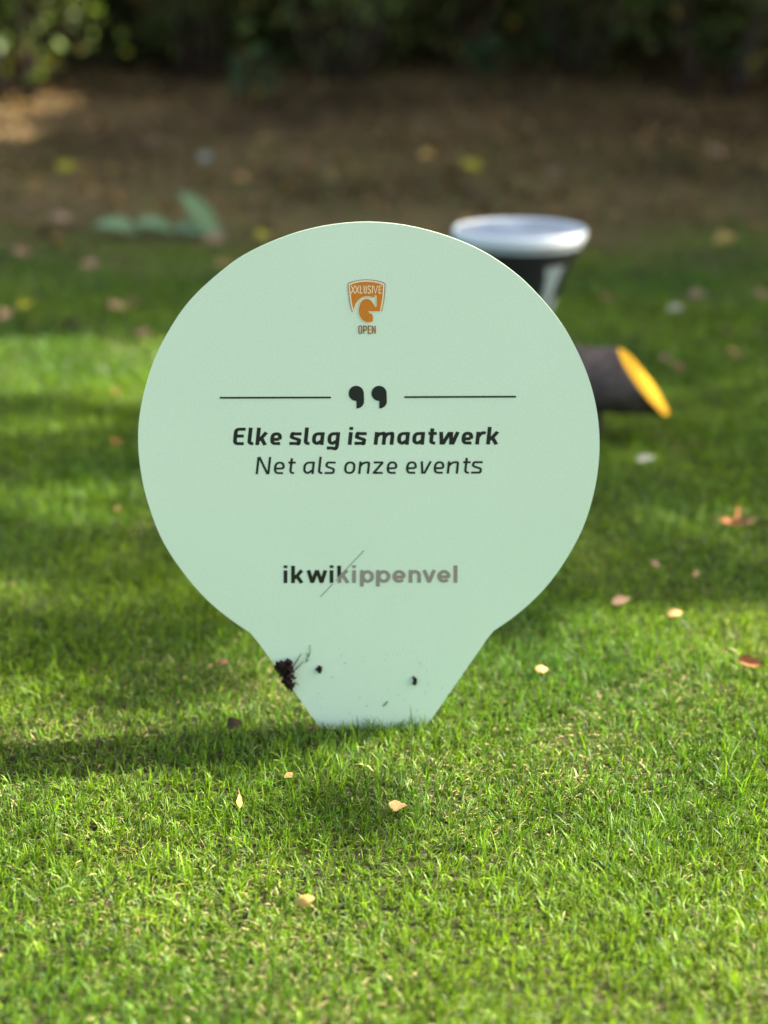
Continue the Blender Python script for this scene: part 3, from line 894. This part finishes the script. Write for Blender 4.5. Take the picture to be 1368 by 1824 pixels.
ax = Vector((math.cos(yaw), math.sin(yaw), 0)); side = Vector((-math.sin(yaw), math.cos(yaw), 0)); uz = Vector((0, 0, 1))
endc = plane_y(1146, 681, LY)              # centre of the slanted yellow face
cut = 0.84                                 # how far the cut slants: top shorter than bottom
LEN = 0.31
log = empty('log_marker', (endc.x - .15, LY + .05, 0))
seg, rings = 40, 22
vs_, fs = [], []
for i in range(rings):
    u = i / (rings - 1)
    for k in range(seg):
        t = 2 * math.pi * k / seg
        rr = LR * (1 + .02 * math.sin(3 * t + 5 * u) + .018 * math.sin(7 * t + 11 * u) + .012 * math.sin(13 * t - 23 * u))
        yy, zz = rr * math.cos(t), rr * math.sin(t)
        end1 = -zz * cut                   # right end
        end0 = -LEN + zz * cut * .8        # left end, cut the other way
        s_ = end0 + (end1 - end0) * u
        vs_.append(endc + ax * s_ + side * yy + uz * zz)
for i in range(rings - 1):
    for k in range(seg):
        a, b_ = i * seg + k, i * seg + (k + 1) % seg
        fs.append((a, b_, b_ + seg, a + seg))
mesh_py('log', vs_, fs, M_logbark, log, True)
for j, sgn_ in ((rings - 1, 1), (0, -1)):
    ring = vs_[j * seg:(j + 1) * seg]
    c_ = sum(ring, Vector()) / seg
    nrm = (ax * sgn_ + uz * (cut if sgn_ > 0 else cut * .8)).normalized()
    top = [q + (c_ - q) * .05 + nrm * .002 for q in ring]
    v2 = ring + top + [c_ + nrm * .002]
    f2_ = [(k, (k + 1) % seg, seg + (k + 1) % seg, seg + k) for k in range(seg)] + [(seg + k, seg + (k + 1) % seg, 2 * seg) for k in range(seg)]
    o = mesh_py('cut_face', v2, f2_, M_yel, log)
    bm2 = bmesh.new(); bm2.from_mesh(o.data); bmesh.ops.recalc_face_normals(bm2, faces=bm2.faces); bm2.to_mesh(o.data); bm2.free()
    o['label'] = 'slanted bright yellow painted end of the log'
for s_ in (-.085, -.235):
    q = endc + ax * s_
    bm = bmesh.new()
    tube(bm, [Vector((q.x, q.y, -.06)), Vector((q.x, q.y, .02)), Vector((q.x, q.y, q.z - LR * .5))], [.009, .012, .013], 10)
    bm_obj('stake', bm, M_logbark, log, True)
tag(log, 'dark bark log with a slanted yellow painted end behind the sign', 'tee marker')

# ------------------------------------------------------------------ pale leafy weed at the lawn's edge
M_weed = simple_mat('pale_green_leaf', (0.115, 0.20, 0.085), 0.6, 0.35, 0.15, 30)
def leaf_mesh(base, tip, width, nrm, curl=.15, nseg=8, fold=.25, lobes=0, ragged=0.0):
    base, tip, nrm = Vector(base), Vector(tip), Vector(nrm).normalized()
    d = tip - base; L_ = d.length; d.normalize()
    s_ = d.cross(nrm).normalized(); nn = s_.cross(d)
    vs_, fs = [], []
    tw = random.uniform(-1, 1) * ragged * 2
    for i in range(nseg + 1):
        u = i / nseg
        wd = width * .5 * (math.sin(math.pi * min(1, u ** .8 * 1.0)) ** .8 if 0 < u < 1 else 0.02)
        if lobes: wd *= 1 + .38 * math.sin(u * lobes * 2 * math.pi)
        wl, wr = wd * (1 + random.uniform(-1, .6) * ragged), wd * (1 + random.uniform(-1, .6) * ragged)
        c_ = base + d * (L_ * u) + nn * (curl * L_ * math.sin(math.pi * u)) + s_ * (random.uniform(-.1, .1) * width * ragged)
        fl = fold + tw * (u - .5); fr_ = fold - tw * (u - .5)
        vs_ += [c_ + s_ * wl + nn * (fl * wl), c_, c_ - s_ * wr + nn * (fr_ * wr)]
    for i in range(nseg):
        a = i * 3
        fs += [(a, a + 1, a + 4, a + 3), (a + 1, a + 2, a + 5, a + 4)]
    return vs_, fs
wb = ground_at(330, 420)
weed = empty('broad_leaved_weed', (wb.x, wb.y, 0))
def px_at(px, py, y): return plane_y(px, py, y)
lv = [((385, 410), (318, 340), .075, (0, -.8, .6), .06), ((250, 416), (165, 402), .075, (0, -.5, .9), .12), ((310, 414), (235, 400), .07, (0.1, -.5, .9), .15),
      ((380, 418), (305, 408), .065, (-.1, -.6, .9), .14), ((330, 420), (400, 412), .055, (.1, -.6, .9), .12)]
for a, b_, wd, nr, cu in lv:
    v2, f2_ = leaf_mesh(px_at(*a, wb.y), px_at(*b_, wb.y - .03), wd, nr, cu)
    mesh_py('leaf', v2, f2_, M_weed, weed, True)
bm = bmesh.new()
for a in ((385, 410), (250, 416), (310, 414), (380, 418)):
    tube(bm, [Vector((wb.x, wb.y, -.01)), Vector((wb.x, wb.y, .01)).lerp(px_at(*a, wb.y), .5) + Vector((0, 0, .006)), px_at(*a, wb.y)], [.004, .0035, .003], 6)
bm_obj('stem', bm, M_weed, weed, True)
tag(weed, 'pale green broad-leaved weed where the lawn meets the leaf litter', 'weed')

# ------------------------------------------------------------------ single fallen leaves on the lawn
def leaf_colour(name, rgb):
    return simple_mat(name, rgb, .75, .12, .25, 150)
LC = {'tan': leaf_colour('tan_leaf', (0.40, 0.25, 0.10)), 'straw': leaf_colour('straw_leaf', (0.46, 0.29, 0.08)), 'pink': leaf_colour('pinkish_leaf', (0.27, 0.165, 0.10)),
      'brown': leaf_colour('brown_leaf', (0.17, 0.095, 0.045)), 'rust': leaf_colour('rust_leaf', (0.24, 0.10, 0.035)), 'yellow': leaf_colour('yellow_leaf', (0.36, 0.31, 0.03)),
      'grey': leaf_colour('grey_leaf', (0.05, 0.038, 0.018)), 'white': leaf_colour('whitish_leaf', (0.26, 0.255, 0.19))}
def fallen(px, py, size_px, colour, label, group=None, rot=None, tilt=.5, fold=.4, z=.015, lobes=0, wid=.55):
    c_ = ground_at(px, py, z)
    m_ = (c_ - CAM).dot(fwd) / F
    L_ = size_px * m_
    a = random.uniform(0, 6.28) if rot is None else R(rot)
    d = Vector((math.cos(a), math.sin(a) * .8, random.uniform(-.25, .35))).normalized()
    nr = Vector((random.uniform(-.3, .3), -tilt, 1))
    v2, f2_ = leaf_mesh(c_ - d * L_ * .5, c_ + d * L_ * .5, L_ * wid, nr, random.uniform(-.12, .18), 8, fold * random.choice((1, -1)) * random.uniform(.8, 1.6), lobes, .28)
    o = bpy.data.objects.new('fallen_leaf', bpy.data.meshes.new('fallen_leaf'))
    o.data.from_pydata([tuple(q - c_) for q in v2], [], f2_)
    for q in o.data.polygons: q.use_smooth = True
    o.data.materials.append(LC[colour]); o.location = c_
    col.objects.link(o)
    tag(o, label, 'leaf', group)
    return o
fallen(708, 1433, 34, 'tan', 'pale tan folded leaf in the sunny grass in front of the sign foot', rot=10, tilt=.9, fold=.55, z=.018)
fallen(543, 1603, 38, 'straw', 'curled straw yellow leaf with raised sides in the sunny foreground grass', rot=-12, tilt=.9, fold=.9, z=.017, wid=.7)
fallen(427, 1426, 34, 'straw', 'narrow upright straw leaf sliver in the sunny grass', rot=95, tilt=.9, fold=.3, z=.016, wid=.3)
fallen(1335, 1181, 44, 'rust', 'curled rust brown leaf at the edge of the sunny grass', rot=-15, tilt=.7, fold=.6, z=.016)
fallen(1202, 1093, 28, 'tan', 'small pale tan leaf where shaded grass turns sunny', rot=15, tilt=.8)
fallen(1106, 1070, 34, 'pink', 'flat pinkish brown leaf in the shaded grass below the log', rot=5, tilt=.6)
oak = empty('lobed_leaf_cluster', ground_at(1312, 925))
for (a, b_, wd) in (((1314, 931), (1278, 927), 13), ((1310, 931), (1350, 926), 14), ((1312, 930), (1316, 900), 9), ((1298, 932), (1328, 932), 16)):
    q0, q1 = ground_at(*a, .02), ground_at(*b_, .028)
    if b_[1] < 900: q1 = plane_y(b_[0], b_[1], q0.y + .02)
    v2, f2_ = leaf_mesh(q0, q1, wd * (q0 - CAM).dot(fwd) / F, (0, -.9, 1), .06, 10, .3, 2)
    o = mesh_py('leaf_lobe', v2, f2_, LC['rust' if b_[0] < 1330 else 'brown'], oak, True)
tag(oak, 'rusty brown lobed dry leaf lying in the shaded grass', 'leaf')
fallen(1150, 818, 34, 'white', 'whitish grey leaf in the shaded grass under the log', rot=0, tilt=.5)
fallen(1203, 550, 30, 'white', 'small whitish leaf in the shaded grass beyond the log', rot=20, tilt=.8)
fallen(45, 540, 30, 'yellow', 'single bright yellow leaf on the shaded lawn', rot=40, tilt=.9)
fallen(400, 470, 38, 'tan', 'large pale tan leaf on the lawn just behind the rim of the sign', rot=10, tilt=.9)
fallen(418, 1292, 32, 'grey', 'dark grey brown crumpled leaf in the grass beside the sign foot', rot=0, tilt=.6, fold=.5, z=.011, wid=.7)
fallen(965, 1192, 30, 'tan', 'small orange tan leaf in the sunny grass behind the sign foot', rot=30, tilt=.7, wid=.5, z=.013)
fallen(515, 1382, 26, 'brown', 'small brown leaf scrap half sunk in the grass in front of the sign', rot=60, tilt=.5, z=.012, wid=.5)
G1 = 'brown leaves scattered on the shaded lawn'
for px, py, s_, cn in ((160, 470, 36, 'pink'), (10, 565, 40, 'pink'), (55, 575, 36, 'brown'), (125, 577, 38, 'grey'), (210, 545, 38, 'pink'), (238, 537, 30, 'brown'),
                       (255, 593, 30, 'pink'), (208, 699, 34, 'rust'), (1240, 527, 34, 'pink'), (1295, 592, 34, 'grey'), (1305, 627, 40, 'brown'), (1183, 640, 30, 'pink'),
                       (1208, 655, 40, 'brown'), (1240, 1023, 18, 'pink'), (1266, 882, 22, 'brown'), (228, 416, 32, 'pink'), (382, 424, 40, 'pink'), (40, 448, 34, 'pink'),
                       (100, 428, 34, 'brown'), (205, 470, 30, 'brown'), (1358, 522, 30, 'pink'), (1080, 530, 34, 'brown'), (207, 784, 24, 'rust'), (210, 905, 18, 'brown'), (1165, 1005, 22, 'pink'), (395, 1180, 24, 'brown')):
    cw = {'pink': 'pinkish brown', 'brown': 'dull brown', 'grey': 'dark grey brown', 'rust': 'rusty'}[cn]
    if px < 420 and py < 480: pl = 'on the lawn in front of the broad-leaved weed'
    elif px < 420 and py < 620: pl = 'on the shaded lawn between the weed and the sunlit strip'
    elif px < 420 and py < 720: pl = 'lying at the edge of the sunlit strip of lawn'
    elif px < 420: pl = 'on the shaded lawn between the sunlit strip and the sign foot'
    elif py < 600: pl = 'on the lawn between the log and the leaf litter'
    elif py < 700: pl = 'on the lawn beyond the yellow end of the log'
    else: pl = 'in the shaded grass near the lobed rusty leaf'
    fallen(px, py, s_, cn, cw + ' dry leaf ' + pl, cw + ' leaves ' + pl, tilt=.8)
G2 = 'pale leaves catching light on the litter'
for px, py, s_, cn in ((560, 240, 40, 'yellow'), (838, 296, 44, 'yellow'), (352, 190, 44, 'yellow'), (120, 300, 40, 'yellow'), (468, 418, 30, 'yellow'), (1290, 432, 60, 'straw'), (700, 250, 34, 'tan'),
                       (475, 250, 40, 'tan'), (270, 255, 40, 'pink'), (108, 388, 40, 'pink'), (365, 280, 36, 'white'), (820, 245, 40, 'pink'), (985, 300, 36, 'pink'), (1155, 300, 40, 'pink'), (60, 235, 50, 'brown'), (30, 205, 50, 'brown'), (760, 275, 36, 'straw'), (1275, 270, 36, 'pink')):
    cw = {'yellow': 'bright yellow', 'straw': 'large straw yellow', 'tan': 'pale tan', 'pink': 'pinkish brown', 'white': 'whitish', 'brown': 'brown sunlit'}[cn]
    fallen(px, py, s_, cn, cw + ' leaf lying on the brown litter behind the lawn', cw + ' leaves on the litter', tilt=.9, z=.04)
